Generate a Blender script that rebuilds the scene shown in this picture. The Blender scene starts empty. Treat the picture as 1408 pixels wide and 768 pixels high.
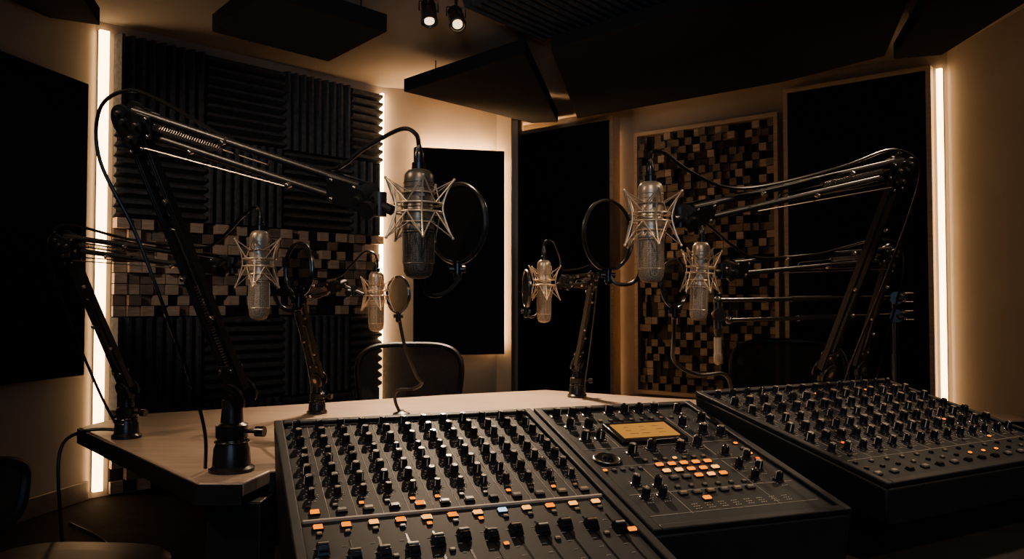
import bpy, bmesh, math, random
from math import sin, cos, pi, radians, sqrt, atan2, tan
from mathutils import Vector, Matrix
random.seed(7)
scene = bpy.context.scene
COL = scene.collection

# ------------------------------------------------------------------ materials
def nodes_of(m):
    m.use_nodes = True
    nt = m.node_tree
    return nt, nt.nodes["Principled BSDF"]

def mat(name, col, rough=0.6, metal=0.0, var=0.15, scale=8.0, bump=0.0, bscale=60.0, alpha=1.0, coat=0.0, spec=0.5):
    m = bpy.data.materials.new(name)
    nt, b = nodes_of(m)
    tc = nt.nodes.new("ShaderNodeTexCoord")
    n = nt.nodes.new("ShaderNodeTexNoise"); n.inputs["Scale"].default_value = scale; n.inputs["Detail"].default_value = 5
    nt.links.new(tc.outputs["Object"], n.inputs["Vector"])
    r = nt.nodes.new("ShaderNodeValToRGB")
    c0 = [max(0, c*(1-var)) for c in col]; c1 = [min(1, c*(1+var)) for c in col]
    r.color_ramp.elements[0].position = 0.3; r.color_ramp.elements[1].position = 0.7
    r.color_ramp.elements[0].color = (*c0, 1); r.color_ramp.elements[1].color = (*c1, 1)
    nt.links.new(n.outputs["Fac"], r.inputs["Fac"])
    nt.links.new(r.outputs["Color"], b.inputs["Base Color"])
    b.inputs["Roughness"].default_value = rough
    b.inputs["Metallic"].default_value = metal
    b.inputs["Coat Weight"].default_value = coat
    b.inputs["Coat Roughness"].default_value = 0.2
    b.inputs["Specular IOR Level"].default_value = spec
    if bump > 0:
        n2 = nt.nodes.new("ShaderNodeTexNoise"); n2.inputs["Scale"].default_value = bscale
        nt.links.new(tc.outputs["Object"], n2.inputs["Vector"])
        bp = nt.nodes.new("ShaderNodeBump"); bp.inputs["Strength"].default_value = bump; bp.inputs["Distance"].default_value = 0.002
        nt.links.new(n2.outputs["Fac"], bp.inputs["Height"]); nt.links.new(bp.outputs["Normal"], b.inputs["Normal"])
    if alpha < 1: b.inputs["Alpha"].default_value = alpha
    return m

def mat_wood(name, c0, c1, rough=0.45, scale=6.0, axis_scale=(1, 12, 12)):
    m = bpy.data.materials.new(name)
    nt, b = nodes_of(m)
    tc = nt.nodes.new("ShaderNodeTexCoord"); mp = nt.nodes.new("ShaderNodeMapping")
    mp.inputs["Scale"].default_value = axis_scale
    n = nt.nodes.new("ShaderNodeTexNoise"); n.inputs["Scale"].default_value = scale; n.inputs["Detail"].default_value = 8
    n.inputs["Distortion"].default_value = 0.6
    r = nt.nodes.new("ShaderNodeValToRGB")
    r.color_ramp.elements[0].position = 0.3; r.color_ramp.elements[1].position = 0.7
    r.color_ramp.elements[0].color = (*c0, 1); r.color_ramp.elements[1].color = (*c1, 1)
    nt.links.new(tc.outputs["Object"], mp.inputs["Vector"]); nt.links.new(mp.outputs["Vector"], n.inputs["Vector"])
    nt.links.new(n.outputs["Fac"], r.inputs["Fac"]); nt.links.new(r.outputs["Color"], b.inputs["Base Color"])
    b.inputs["Roughness"].default_value = rough
    return m

def mat_floor():
    m = bpy.data.materials.new("floor_planks"); nt, b = nodes_of(m)
    tc = nt.nodes.new("ShaderNodeTexCoord")
    br = nt.nodes.new("ShaderNodeTexBrick"); br.inputs["Scale"].default_value = 1.0
    br.inputs["Brick Width"].default_value = 1.2; br.inputs["Row Height"].default_value = 0.14; br.inputs["Mortar Size"].default_value = 0.004
    br.inputs["Color1"].default_value = (0.022, 0.018, 0.016, 1); br.inputs["Color2"].default_value = (0.013, 0.011, 0.010, 1)
    br.inputs["Mortar"].default_value = (0.004, 0.004, 0.004, 1)
    nt.links.new(tc.outputs["Object"], br.inputs["Vector"]); nt.links.new(br.outputs["Color"], b.inputs["Base Color"])
    b.inputs["Roughness"].default_value = 0.8; b.inputs["Specular IOR Level"].default_value = 0.12
    return m

def mat_grille(name, cdark, clight, scale=420):
    m = bpy.data.materials.new(name); nt, b = nodes_of(m)
    tc = nt.nodes.new("ShaderNodeTexCoord")
    v = nt.nodes.new("ShaderNodeTexVoronoi"); v.inputs["Scale"].default_value = scale; v.inputs["Randomness"].default_value = 0.3
    r = nt.nodes.new("ShaderNodeValToRGB"); r.color_ramp.elements[0].position = 0.25; r.color_ramp.elements[1].position = 0.6
    r.color_ramp.elements[0].color = (*cdark, 1); r.color_ramp.elements[1].color = (*clight, 1)
    nt.links.new(tc.outputs["Object"], v.inputs["Vector"]); nt.links.new(v.outputs["Distance"], r.inputs["Fac"])
    nt.links.new(r.outputs["Color"], b.inputs["Base Color"])
    bp = nt.nodes.new("ShaderNodeBump"); bp.inputs["Strength"].default_value = 0.7; bp.inputs["Distance"].default_value = 0.001
    nt.links.new(v.outputs["Distance"], bp.inputs["Height"]); nt.links.new(bp.outputs["Normal"], b.inputs["Normal"])
    b.inputs["Metallic"].default_value = 0.3; b.inputs["Roughness"].default_value = 0.5
    return m

def mat_emit(name, col, s):
    m = bpy.data.materials.new(name); m.use_nodes = True; nt = m.node_tree
    nt.nodes.clear()
    o = nt.nodes.new("ShaderNodeOutputMaterial"); e = nt.nodes.new("ShaderNodeEmission")
    e.inputs["Color"].default_value = (*col, 1); e.inputs["Strength"].default_value = s
    nt.links.new(e.outputs[0], o.inputs[0]); return m

M = dict(
 plaster=mat("wall_plaster", (0.37, 0.325, 0.28), 0.85, var=0.06, scale=3, bump=0.25, bscale=90),
 ceil=mat("ceiling_plaster", (0.42, 0.39, 0.36), 0.9, var=0.05, scale=2, bump=0.2),
 floor=mat_floor(),
 fabric=mat("black_acoustic_fabric", (0.013, 0.015, 0.019), 1.0, var=0.3, scale=200, bump=0.5, bscale=500, spec=0.2),
 cfabric=mat("ceiling_cloud_fabric", (0.018, 0.021, 0.026), 1.0, var=0.3, scale=200, bump=0.5, bscale=500),
 foam=mat("charcoal_foam", (0.066, 0.072, 0.084), 0.95, var=0.3, scale=40, bump=0.4, bscale=300),
 wlight=mat_wood("block_wood_light", (0.34, 0.26, 0.205), (0.54, 0.42, 0.335), 0.6, 10),
 wmid=mat_wood("block_wood_mid", (0.15, 0.12, 0.098), (0.26, 0.205, 0.168), 0.6, 10),
 wdark_shade=mat_wood("block_wood_dark_shade", (0.016, 0.015, 0.015), (0.040, 0.034, 0.031), 0.7, 10),  # darker wood, with recess shade put into the colour as well
 frame=mat_wood("panel_frame_wood", (0.42, 0.33, 0.25), (0.58, 0.46, 0.35), 0.5, 8),
 desk=mat_wood("desk_wood", (0.34, 0.25, 0.19), (0.45, 0.34, 0.265), 0.40, 3, (2, 14, 2)),
 deskdark=mat("desk_black_laminate", (0.016, 0.015, 0.015), 0.5, var=0.2, bump=0.1),
 base=mat("baseboard_paint", (0.20, 0.17, 0.145), 0.6),
 black=mat("black_plastic", (0.017, 0.017, 0.019), 0.27, var=0.2, coat=0.2),
 blackm=mat("black_painted_metal", (0.024, 0.023, 0.023), 0.42, metal=0.0, var=0.2, bump=0.05, bscale=300, coat=0.05, spec=0.55),
 hoop=mat("glossy_black_hoop", (0.03, 0.028, 0.027), 0.25, coat=0.8, spec=0.9),
 console=mat("console_paint", (0.016, 0.018, 0.022), 0.55, var=0.2, scale=20, bump=0.12, bscale=700),
 plate=mat("console_faceplate", (0.013, 0.015, 0.019), 0.6, var=0.15, bump=0.05, bscale=900),
 print=mat("screen_print", (0.48, 0.42, 0.36), 0.6),
 white=mat("pointer_paint", (0.78, 0.68, 0.56), 0.5),
 grey=mat("grey_cap", (0.24, 0.215, 0.19), 0.35),
 tan=mat("tan_cap", (0.34, 0.26, 0.18), 0.45),
 steel=mat("steel", (0.62, 0.53, 0.44), 0.32, metal=1.0, var=0.1),
 champ=mat("champagne_metal", (0.56, 0.45, 0.345), 0.36, metal=0.55, var=0.08),
 mount=mat("mount_wire_metal", (0.80, 0.62, 0.45), 0.34, metal=0.45, var=0.08),
 bronze=mat("gunmetal_bronze", (0.22, 0.18, 0.145), 0.36, metal=0.55, var=0.12),
 cord=mat("elastic_cord", (0.48, 0.37, 0.27), 0.7),
 rubber=mat("cable_rubber", (0.016, 0.015, 0.015), 0.30, coat=0.4),
 grilled=mat_grille("grille_dark", (0.015, 0.013, 0.011), (0.17, 0.135, 0.105)),
 grillel=mat_grille("grille_champagne", (0.09, 0.07, 0.052), (0.56, 0.43, 0.32)),
 screen=mat("pop_screen_nylon", (0.012, 0.011, 0.011), 0.8, alpha=0.52, spec=0.2),
 cmesh=mat("chair_mesh_fabric", (0.060, 0.058, 0.058), 0.8, alpha=0.93, scale=300, var=0.5),
 cmesh2=mat("chair_mesh_black", (0.026, 0.025, 0.025), 0.8, alpha=0.92, scale=300, var=0.5),
 chair=mat("chair_plastic", (0.024, 0.024, 0.026), 0.40),
 led=mat_emit("led_diffuser", (1.0, 0.63, 0.33), 7.5),
 ledb=mat_emit("led_diffuser_bright", (1.0, 0.61, 0.31), 20.0),
 ledh=mat_emit("led_diffuser_hidden", (1.0, 0.57, 0.27), 170.0),
 ledd=mat_emit("led_added_edge", (1.0, 0.57, 0.27), 14.0),
 leds=mat_emit("led_diffuser_side", (1.0, 0.57, 0.27), 60.0),
 lens=mat_emit("spot_lens", (1.0, 0.74, 0.45), 2.0),
 amber=mat_emit("button_amber", (1.0, 0.27, 0.025), 1.5),
 cream=mat_emit("button_cream", (1.0, 0.44, 0.11), 1.7),
 cool=mat_emit("button_cool_white", (0.55, 0.78, 1.0), 1.3),
 red=mat_emit("button_red_orange", (1.0, 0.14, 0.015), 1.4),
 lcd=mat_emit("lcd_backlight", (1.0, 0.47, 0.13), 0.50),
 lcdink=mat("lcd_ink", (0.12, 0.08, 0.05), 0.6),
)

# ------------------------------------------------------------------ mesh builder
def V(*a): return Vector(a)
def frame_from(axis):
    a = Vector(axis).normalized()
    t = V(0, 0, 1) if abs(a.z) < 0.9 else V(1, 0, 0)
    x = a.cross(t).normalized(); y = a.cross(x).normalized()
    return x, y, a

class MB:
    def __init__(s, M=None, frame=None):
        s.v = []; s.f = []; s.m = []; s.M = M or Matrix.Identity(4); s.frame = frame
    def add(s, vs, fs, mi=0):
        b = len(s.v)
        s.v += [s.M @ Vector(v) for v in vs]
        for f in fs: s.f.append([b+i for i in f]); s.m.append(mi)
    def box(s, c, d, mi=0, R=None):
        c = Vector(c); hx, hy, hz = d[0]/2, d[1]/2, d[2]/2
        vs = [Vector((x, y, z)) for x in (-hx, hx) for y in (-hy, hy) for z in (-hz, hz)]
        if R is not None: vs = [R @ v for v in vs]
        s.add([c+v for v in vs], [(0,1,3,2),(4,6,7,5),(0,4,5,1),(2,3,7,6),(0,2,6,4),(1,5,7,3)], mi)
    def hexa(s, top, bot, mi=0):
        n = len(top)
        fs = [tuple(range(n)), tuple(range(2*n-1, n-1, -1))]
        for i in range(n): j = (i+1) % n; fs.append((i, n+i, n+j, j))
        s.add(list(top)+list(bot), fs, mi)
    def prism(s, poly, z0, z1, mi=0):
        s.hexa([V(p[0], p[1], z1) for p in poly], [V(p[0], p[1], z0) for p in poly], mi)
    def extrude(s, poly, Mx, length, mi=0):
        s.hexa([Mx @ V(p[0], p[1], length) for p in poly], [Mx @ V(p[0], p[1], 0) for p in poly], mi)
    def cyl(s, p, q, r1, r2=None, n=14, mi=0):
        if r2 is None: r2 = r1
        p = Vector(p); q = Vector(q); x, y, a = frame_from(q-p)
        t = [p+(x*cos(2*pi*i/n)+y*sin(2*pi*i/n))*r1 for i in range(n)]
        b = [q+(x*cos(2*pi*i/n)+y*sin(2*pi*i/n))*r2 for i in range(n)]
        s.hexa(t, b, mi)
    def lathe(s, o, axis, prof, n=24, mi=0):
        o = Vector(o); x, y, a = frame_from(axis)
        vs = []; fs = []
        for r, h in prof:
            for i in range(n):
                vs.append(o+a*h+(x*cos(2*pi*i/n)+y*sin(2*pi*i/n))*r)
        for k in range(len(prof)-1):
            for i in range(n):
                j = (i+1) % n
                fs.append((k*n+i, k*n+j, (k+1)*n+j, (k+1)*n+i))
        fs.append(tuple(range(n))); fs.append(tuple((len(prof)-1)*n+i for i in range(n)))
        s.add(vs, fs, mi)
    def tube(s, pts, r, n=8, mi=0, closed=False):
        pts = [Vector(p) for p in pts]; N = len(pts)
        vs = []; fs = []
        x = None
        for k in range(N):
            if closed: d = pts[(k+1) % N]-pts[k-1]
            else: d = pts[min(k+1, N-1)]-pts[max(k-1, 0)]
            d.normalize()
            if x is None: x, y, _ = frame_from(d)
            else:
                x = x - d*x.dot(d)
                x.normalize()
            y = d.cross(x)
            for i in range(n): vs.append(pts[k]+(x*cos(2*pi*i/n)+y*sin(2*pi*i/n))*r)
        R = N if closed else N-1
        for k in range(R):
            k2 = (k+1) % N
            for i in range(n):
                j = (i+1) % n; fs.append((k*n+i, k*n+j, k2*n+j, k2*n+i))
        if not closed: fs.append(tuple(range(n))); fs.append(tuple((N-1)*n+i for i in range(n)))
        s.add(vs, fs, mi)
    def torus(s, c, normal, R, r, N=40, n=8, mi=0):
        x, y, a = frame_from(normal); c = Vector(c)
        s.tube([c+(x*cos(2*pi*k/N)+y*sin(2*pi*k/N))*R for k in range(N)], r, n, mi, True)
    def disc(s, c, normal, R, t, N=40, mi=0):
        a = Vector(normal).normalized(); c = Vector(c)
        s.cyl(c-a*t/2, c+a*t/2, R, R, N, mi)
    def ball(s, c, r, mi=0, n=14, sc=(1, 1, 1)):
        c = Vector(c)
        vs = []; fs = []
        K = n//2
        for k in range(1, K):
            th = pi*k/K
            for i in range(n):
                vs.append(c+V(sin(th)*cos(2*pi*i/n)*r*sc[0], sin(th)*sin(2*pi*i/n)*r*sc[1], cos(th)*r*sc[2]))
        top = len(vs); vs.append(c+V(0, 0, r*sc[2])); vs.append(c-V(0, 0, r*sc[2]))
        for k in range(K-2):
            for i in range(n):
                j = (i+1) % n; fs.append((k*n+i, k*n+j, (k+1)*n+j, (k+1)*n+i))
        for i in range(n):
            j = (i+1) % n; fs.append((top, j, i)); fs.append((top+1, (K-2)*n+i, (K-2)*n+j))
        s.add(vs, fs, mi)
    def mesh(s, name, mats, origin=(0, 0, 0), Ri=None):
        o = Vector(origin)
        me = bpy.data.meshes.new(name)
        me.from_pydata([tuple((Ri @ (v-o)) if Ri is not None else (v-o)) for v in s.v], [], s.f)
        for m in mats: me.materials.append(m)
        for p, mi in zip(me.polygons, s.m): p.material_index = mi
        bm = bmesh.new(); bm.from_mesh(me); bmesh.ops.recalc_face_normals(bm, faces=bm.faces); bm.to_mesh(me); bm.free()
        me.shade_smooth(); me.set_sharp_from_angle(angle=radians(36))
        return me
    def obj(s, name, mats, parent=None, origin=None, label=None, category=None, group=None, bevel=0, kind=None):
        if origin is None:
            if parent is not None: origin = parent.location.copy()
            else:
                xs = [v.x for v in s.v]; ys = [v.y for v in s.v]; zs = [v.z for v in s.v]
                origin = V((min(xs)+max(xs))/2, (min(ys)+max(ys))/2, min(zs))
        o = Vector(origin)
        Rm = (s.frame or s.M).to_quaternion().to_matrix()
        ob = bpy.data.objects.new(name, s.mesh(name, mats, o, Rm.transposed()))
        COL.objects.link(ob)
        pl = parent.location if parent is not None else V(0, 0, 0)
        if parent is not None: ob.parent = parent
        ob.matrix_basis = Matrix.Translation(o-pl) @ Rm.to_4x4()
        tag(ob, label, category, group, kind)
        if bevel:
            b = ob.modifiers.new("bevel", 'BEVEL'); b.width = bevel; b.segments = 2; b.limit_method = 'ANGLE'; b.angle_limit = radians(40)
        return ob

def tag(ob, label=None, category=None, group=None, kind=None):
    if label: ob["label"] = label
    if category: ob["category"] = category
    if group: ob["group"] = group
    if kind: ob["kind"] = kind

def empty(name, loc, label, category, group=None):
    e = bpy.data.objects.new(name, None); e.empty_display_size = 0.05
    e.location = loc; COL.objects.link(e); tag(e, label, category, group)
    return e

def smooth_path(pts, sub=8):
    P = [Vector(p) for p in pts]; out = []
    for i in range(len(P)-1):
        p0 = P[max(i-1, 0)]; p1 = P[i]; p2 = P[i+1]; p3 = P[min(i+2, len(P)-1)]
        for k in range(sub):
            t = k/sub
            out.append(0.5*((2*p1)+(p2-p0)*t+(2*p0-5*p1+4*p2-p3)*t*t+(3*p1-p0-3*p2+p3)*t**3))
    out.append(P[-1]); return out

# ------------------------------------------------------------------ room shell
H = 2.85
L0, L1, A, B, C, R, R0 = (-3.79, -2.0), (-2.50, 4.76), (-1.02, 6.25), (0.0, 6.5), (0.11, 7.6), (2.93, 5.34), (3.08, -2.0)
def wallM(p, q):
    p = V(*p, 0); d = (V(*q, 0)-p).normalized(); y = V(-d.y, d.x, 0)
    m = Matrix.Identity(4)
    for i in range(3):
        m[i][0] = d[i]; m[i][1] = y[i]; m[i][2] = (0, 0, 1)[i]; m[i][3] = p[i]
    return m
def slab_wall(name, p, q):
    L = (V(*q, 0)-V(*p, 0)).length
    mb = MB(wallM(p, q)); mb.box((L/2, 0.06, H/2), (L+0.1, 0.12, H))
    mb.obj(name, [M['plaster']], kind="structure")
for nm, p, q in (("wall_left", L0, L1), ("wall_back_left", L1, A), ("wall_back_middle", A, B), ("wall_back_corner", B, C),
                 ("wall_back_right", C, R), ("wall_right", R, R0), ("wall_front", R0, L0)):
    slab_wall(nm, p, q)
mb = MB(); mb.prism([(-4, -2.2), (-4, 8), (3.4, 8), (3.4, -2.2)], -0.1, 0); mb.obj("floor", [M['floor']], kind="structure")
mb = MB(); mb.prism([(-4, -2.2), (-4, 8), (3.4, 8), (3.4, -2.2)], H, H+0.1); mb.obj("ceiling", [M['ceil']], kind="structure")
WL, WF, WM_, WC, WR, WRR = wallM(L0, L1), wallM(L1, A), wallM(A, B), wallM(B, C), wallM(C, R), wallM(R, R0)
LLEN = (V(*L1, 0)-V(*L0, 0)).length
FLEN = (V(*A, 0)-V(*L1, 0)).length
RLEN = (V(*R, 0)-V(*C, 0)).length
def baseboard(name, W, x0, x1):
    mb = MB(W); mb.box(((x0+x1)/2, -0.008, 0.055), (x1-x0, 0.016, 0.11)); mb.obj(name, [M['base']], kind="structure", bevel=0.004)
baseboard("baseboard_left", WL, 0, LLEN-0.02)
baseboard("baseboard_back_middle", WM_, 0.02, 1.0)
baseboard("baseboard_back_right", WR, 0.02, 3.45)
baseboard("baseboard_right", WRR, 0.1, 7.2)

# ------------------------------------------------------------------ wall acoustic things
def panel(W, x0, x1, z0, z1, off, th, label, framed, group="black fabric acoustic panels"):
    loc = W @ V((x0+x1)/2, -off, z0)
    e = empty("acoustic_absorber", loc, label, "acoustic panel", group)
    f = 0.032 if framed else 0.0
    mb = MB(W); mb.box(((x0+x1)/2, -off-th/2, (z0+z1)/2), (x1-x0-2*f, th-(0.010 if framed else 0), z1-z0-2*f))
    mb.obj("fabric_core", [M['fabric']], e, bevel=0.006)
    if off > 0.01:
        mb = MB(W)
        for zz in (z0+0.25, z1-0.25):
            mb.box(((x0+x1)/2, -off/2, zz), ((x1-x0)*0.4, off, 0.04))
        mb.obj("mounting_bracket", [M['blackm']], e)
    if framed:
        mb = MB(W); y = -off-th/2
        for (cx, cz, sx, sz) in ((x0+f/2, (z0+z1)/2, f, z1-z0), (x1-f/2, (z0+z1)/2, f, z1-z0), ((x0+x1)/2, z1-f/2, x1-x0-2*f, f), ((x0+x1)/2, z0+f/2, x1-x0-2*f, f)):
            mb.box((cx, y, cz), (sx, th, sz))
        mb.obj("wood_frame", [M['frame']], e, label="thin light wood edge frame")
panel(WL, LLEN-1.75, LLEN-0.15, 0.74, 2.42, 0.03, 0.05, "large plain black fabric acoustic panel on side wall", False)
panel(WM_, 0.235, 0.955, 0.75, 2.364, 0.10, 0.04, "backlit plain black fabric panel with warm halo", False)
panel(WR, 0.07, 1.10, 0.25, 2.75, 0.06, 0.12, "tall black fabric panel with wood frame in corner", True)
panel(WR, 2.53, RLEN-0.085, 0.25, 2.75, 0.0, 0.09, "tall black fabric panel with wood frame beside light strip", True)

def blocks(mb, x0, z0, nx, nz, sx, sz, pe=0.8, po=0.14, pl=0.68):
    mb.box((x0+nx*sx/2, -0.004, z0+nz*sz/2), (nx*sx, 0.008, nz*sz), 2)
    for i in range(nx):
        for j in range(nz):
            lightp = pe if (i+j) % 2 == 0 else po
            if random.random() < lightp:
                mi = 0 if random.random() < pl else 1; h = random.choice((0.036, 0.052, 0.072, 0.084))
            else:
                mi = 2 if random.random() < 0.75 else 1; h = random.choice((0.012, 0.020, 0.028))  # shallow blocks mostly take the dark tone, painting shade into the recesses
            mb.box((x0+(i+.5)*sx, -h/2, z0+(j+.5)*sz), (sx*0.93, h, sz*0.93), mi)
WB = [M['wlight'], M['wmid'], M['wdark_shade']]
e = empty("wood_block_diffuser", WR @ V(1.87, 0, 0.40), "framed skyline diffuser of wooden cubes, light and dark, recess shade in the dark tone", "acoustic diffuser", "wooden block diffusers")
mb = MB(WR); blocks(mb, 1.285, 0.43, 19, 35, 1.17/19, 2.13/35, 0.72, 0.20, 0.22); mb.obj("block_field", WB, e)
mb = MB(WR)
for (cx, cz, sx, sz) in ((1.27, 1.495, 0.03, 2.19), (2.47, 1.495, 0.03, 2.19), (1.87, 2.575, 1.17, 0.03), (1.87, 0.415, 1.17, 0.03)):
    mb.box((cx, -0.045, cz), (sx, 0.09, sz))
mb.obj("diffuser_frame", [M['frame']], e, label="thin light wood frame")
FX0 = 0.105; FX1 = FLEN-0.04
mb = MB(WF); blocks(mb, FX0, 1.07, 25, 9, (FX1-FX0)/25, 0.0667, 0.80, 0.16, 0.72)
mb.obj("wood_block_diffuser", WB, label="wide band of wooden cubes between foam rows", category="acoustic diffuser", group="wooden block diffusers")
mb = MB(WF); blocks(mb, FX0, 0.01, 25, 3, (FX1-FX0)/25, 0.075, 0.6, 0.2)
mb.obj("wood_block_diffuser", WB, label="low band of wooden cubes along the floor", category="acoustic diffuser", group="wooden block diffusers")

def foam_poly(w, n, b=0.012, h=0.068):
    p = [(0, 0), (0, -b)]
    for i in range(n):
        a = w*i/n; c = w*(i+1)/n; s = w/n
        p += [(a+s*0.36, -h), (a+s*0.64, -h), (c, -b)]
    p.append((w, 0)); return p
RH = Matrix(((0, 0, -1, 0), (0, 1, 0, 0), (1, 0, 0, 0), (0, 0, 0, 1)))
def foam_tile(x0, w, z0, h, vertical):
    mb = MB(frame=WF); sp = 0.56/9
    if vertical: mb.extrude(foam_poly(w, max(2, round(w/sp))), WF @ Matrix.Translation((x0, 0, z0)), h)
    else: mb.extrude(foam_poly(h, max(2, round(h/sp))), WF @ Matrix.Translation((x0+w, 0, z0)) @ RH, w)
    mb.obj("acoustic_foam_tile", [M['foam']], label="charcoal wedge foam tile with %s ridges" % ("vertical" if vertical else "horizontal"),
           category="acoustic foam", group="charcoal wedge foam tiles")
xs = [(FX0, 0.557), (FX0+0.56, 0.557), (FX0+1.12, 0.557), (FX0+1.68, FX1-FX0-1.68)]
for r, (z0, h) in enumerate(((2.233, 0.555), (1.675, 0.555), (0.51, 0.555), (0.238, 0.268))):
    for c, (x0, w) in enumerate(xs):
        foam_tile(x0, w, z0, h, (r+c) % 2 == 0)

# ------------------------------------------------------------------ LED strips
def led(W, x0, x1, z0, z1, off, th, label, m='led'):
    e = empty("led_light_strip", W @ V((x0+x1)/2, -off, z0), label, "light strip", "warm linear light strips")
    mb = MB(W); mb.box(((x0+x1)/2, -off-th/2, (z0+z1)/2), (x1-x0, th, z1-z0)); mb.obj("diffuser", [M[m]], e)
    mb = MB(W); mb.box(((x0+x1)/2, -off/2, (z0+z1)/2), ((x1-x0)*1.0, off, z1-z0)); mb.obj("mounting_channel", [M['base']], e)
led(WF, 0.012, 0.066, 0.04, 2.79, 0.012, 0.025, "tall glowing warm white light strip in wall corner")
led(WF, FLEN-0.034, FLEN-0.016, 0.1, 2.79, 0.012, 0.03, "slim glowing warm light strip beside foam tiles", 'ledb')
led(WR, RLEN-0.062, RLEN-0.026, 0.1, 2.73, 0.012, 0.025, "tall glowing warm white light strip beside black panel")
led(WM_, 0.28, 0.91, 2.32, 2.345, 0.055, 0.02, "hidden warm light strip behind black panel top", 'ledh')
led(WM_, 0.915, 0.932, 0.80, 2.30, 0.045, 0.02, "hidden warm light strip behind black panel edge", 'leds')
led(WR, 0.14, 0.155, 0.3, 2.7, 0.010, 0.02, "hidden warm light strip behind corner panel", 'ledh')
led(WR, 0.99, 1.01, 0.3, 2.65, 0.010, 0.015, "added hidden warm strip lighting the panel edge", 'ledd')  # strip added out of sight to light the frame edge

# ------------------------------------------------------------------ ceiling things
def cloud(poly, z0, z1, label):
    cx = sum(p[0] for p in poly)/len(poly); cy = sum(p[1] for p in poly)/len(poly)
    e = empty("ceiling_baffle", (cx, cy, z0), label, "acoustic panel", "black ceiling cloud panels")
    mb = MB(); mb.prism(poly, z0, z1); mb.obj("fabric_core", [M['cfabric']], e, bevel=0.006)
    for p in poly[:4]:
        x = cx+(p[0]-cx)*0.7; y = cy+(p[1]-cy)*0.7
        mb = MB(); mb.cyl((x, y, z1), (x, y, H), 0.004, n=8); mb.obj("suspension_rod", [M['blackm']], e)
cloud([(-1.66, 4.38), (-1.14, 4.93), (-0.69, 4.38), (-1.21, 3.83)], 2.65, 2.75, "square black fabric ceiling cloud hung on rods")
cloud([(-0.748, 5.48), (0.16, 6.45), (0.37, 6.40), (0.075, 4.62)], 2.61, 2.70, "wedge shaped black fabric ceiling cloud near corner")
cloud([(0.225, 4.60), (0.52, 6.33), (1.80, 5.28), (2.22, 4.72), (1.88, 3.70), (0.9, 3.95)], 2.62, 2.70, "large many sided black fabric ceiling cloud")
cloud([(2.30, 4.78), (2.55, 4.70), (2.50, 3.6), (1.93, 3.5)], 2.62, 2.72, "black fabric ceiling cloud beside side wall")
cloud([(-2.30, 4.42), (-2.52, 4.30), (-2.70, 3.5), (-2.04, 3.5)], 2.70, 2.80, "black fabric ceiling cloud above side wall panel")
u = V(0.78, -0.62, 0).normalized(); v = V(-0.62, -0.78, 0).normalized()
Fm = Matrix.Identity(4)
for i in range(3):
    Fm[i][0] = u[i]; Fm[i][1] = (0, 0, 1)[i]; Fm[i][2] = v[i]; Fm[i][3] = (0.184, 4.93, H)[i]
mb = MB(frame=Matrix.Rotation(atan2(-0.62, 0.78), 4, 'Z')); mb.extrude(foam_poly(1.2, 20, 0.02, 0.08), Fm, 0.74)
mb.obj("acoustic_foam_tile", [M['foam']], label="charcoal wedge foam sheet fixed under ceiling", category="acoustic foam", group="charcoal wedge foam tiles")

mb = MB(); mb.box((-0.39, 4.18, 2.835), (0.50, 0.035, 0.03)); mb.obj("lighting_track", [M['blackm']], label="black ceiling lighting track bar", category="lighting track", bevel=0.003)
def spot(p, d, energy, label):
    p = V(*p); d = V(*d).normalized()
    e = empty("track_spotlight", (p.x, p.y, 2.82), label, "spotlight", "ceiling track spotlights")
    mb = MB(); mb.cyl((p.x, p.y, 2.82), (p.x, p.y, p.z+0.05), 0.008); mb.box((p.x, p.y, 2.80), (0.09, 0.03, 0.035))
    side = d.cross(V(0, 0, 1)).normalized()
    for sg in (-1, 1):
        mb.tube([V(p.x, p.y, p.z+0.055), p+side*sg*0.050+V(0, 0, 0.05), p+side*sg*0.050], 0.004)
    mb.obj("yoke_bracket", [M['blackm']], e)
    mb = MB(); mb.lathe(p-d*0.065, d, [(0.02, 0), (0.034, 0.006), (0.036, 0.05), (0.042, 0.06), (0.043, 0.125)], 28)
    mb.torus(p+d*0.068, d, 0.041, 0.005, 32, 8)
    for k in range(5): mb.torus(p-d*(0.05-0.01*k), d, 0.037, 0.0025, 24, 6)
    mb.obj("lamp_housing", [M['hoop']], e)
    mb = MB(); mb.disc(p+d*0.064, d, 0.026, 0.008, 24); mb.obj("lens", [M['lens']], e, label="glowing warm lens")
    ld = bpy.data.lights.new("spot_lamp", 'SPOT'); ld.energy = energy; ld.color = (1.0, 0.75, 0.52); ld.spot_size = radians(62); ld.spot_blend = 1.0; ld.shadow_soft_size = 0.010
    lo = bpy.data.objects.new("spot_lamp", ld); COL.objects.link(lo); lo.parent = e
    lo.location = p+d*0.085-e.location; lo.rotation_euler = d.to_track_quat('-Z', 'Y').to_euler()
spot((-0.44, 4.18, 2.69), (0.10, -0.36, -0.92), 300, "black ceiling spotlight aimed at the desk")
spot((-0.295, 4.18, 2.66), (0.16, -0.58, -0.80), 270, "lit black ceiling spotlight tilted toward the consoles")

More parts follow.
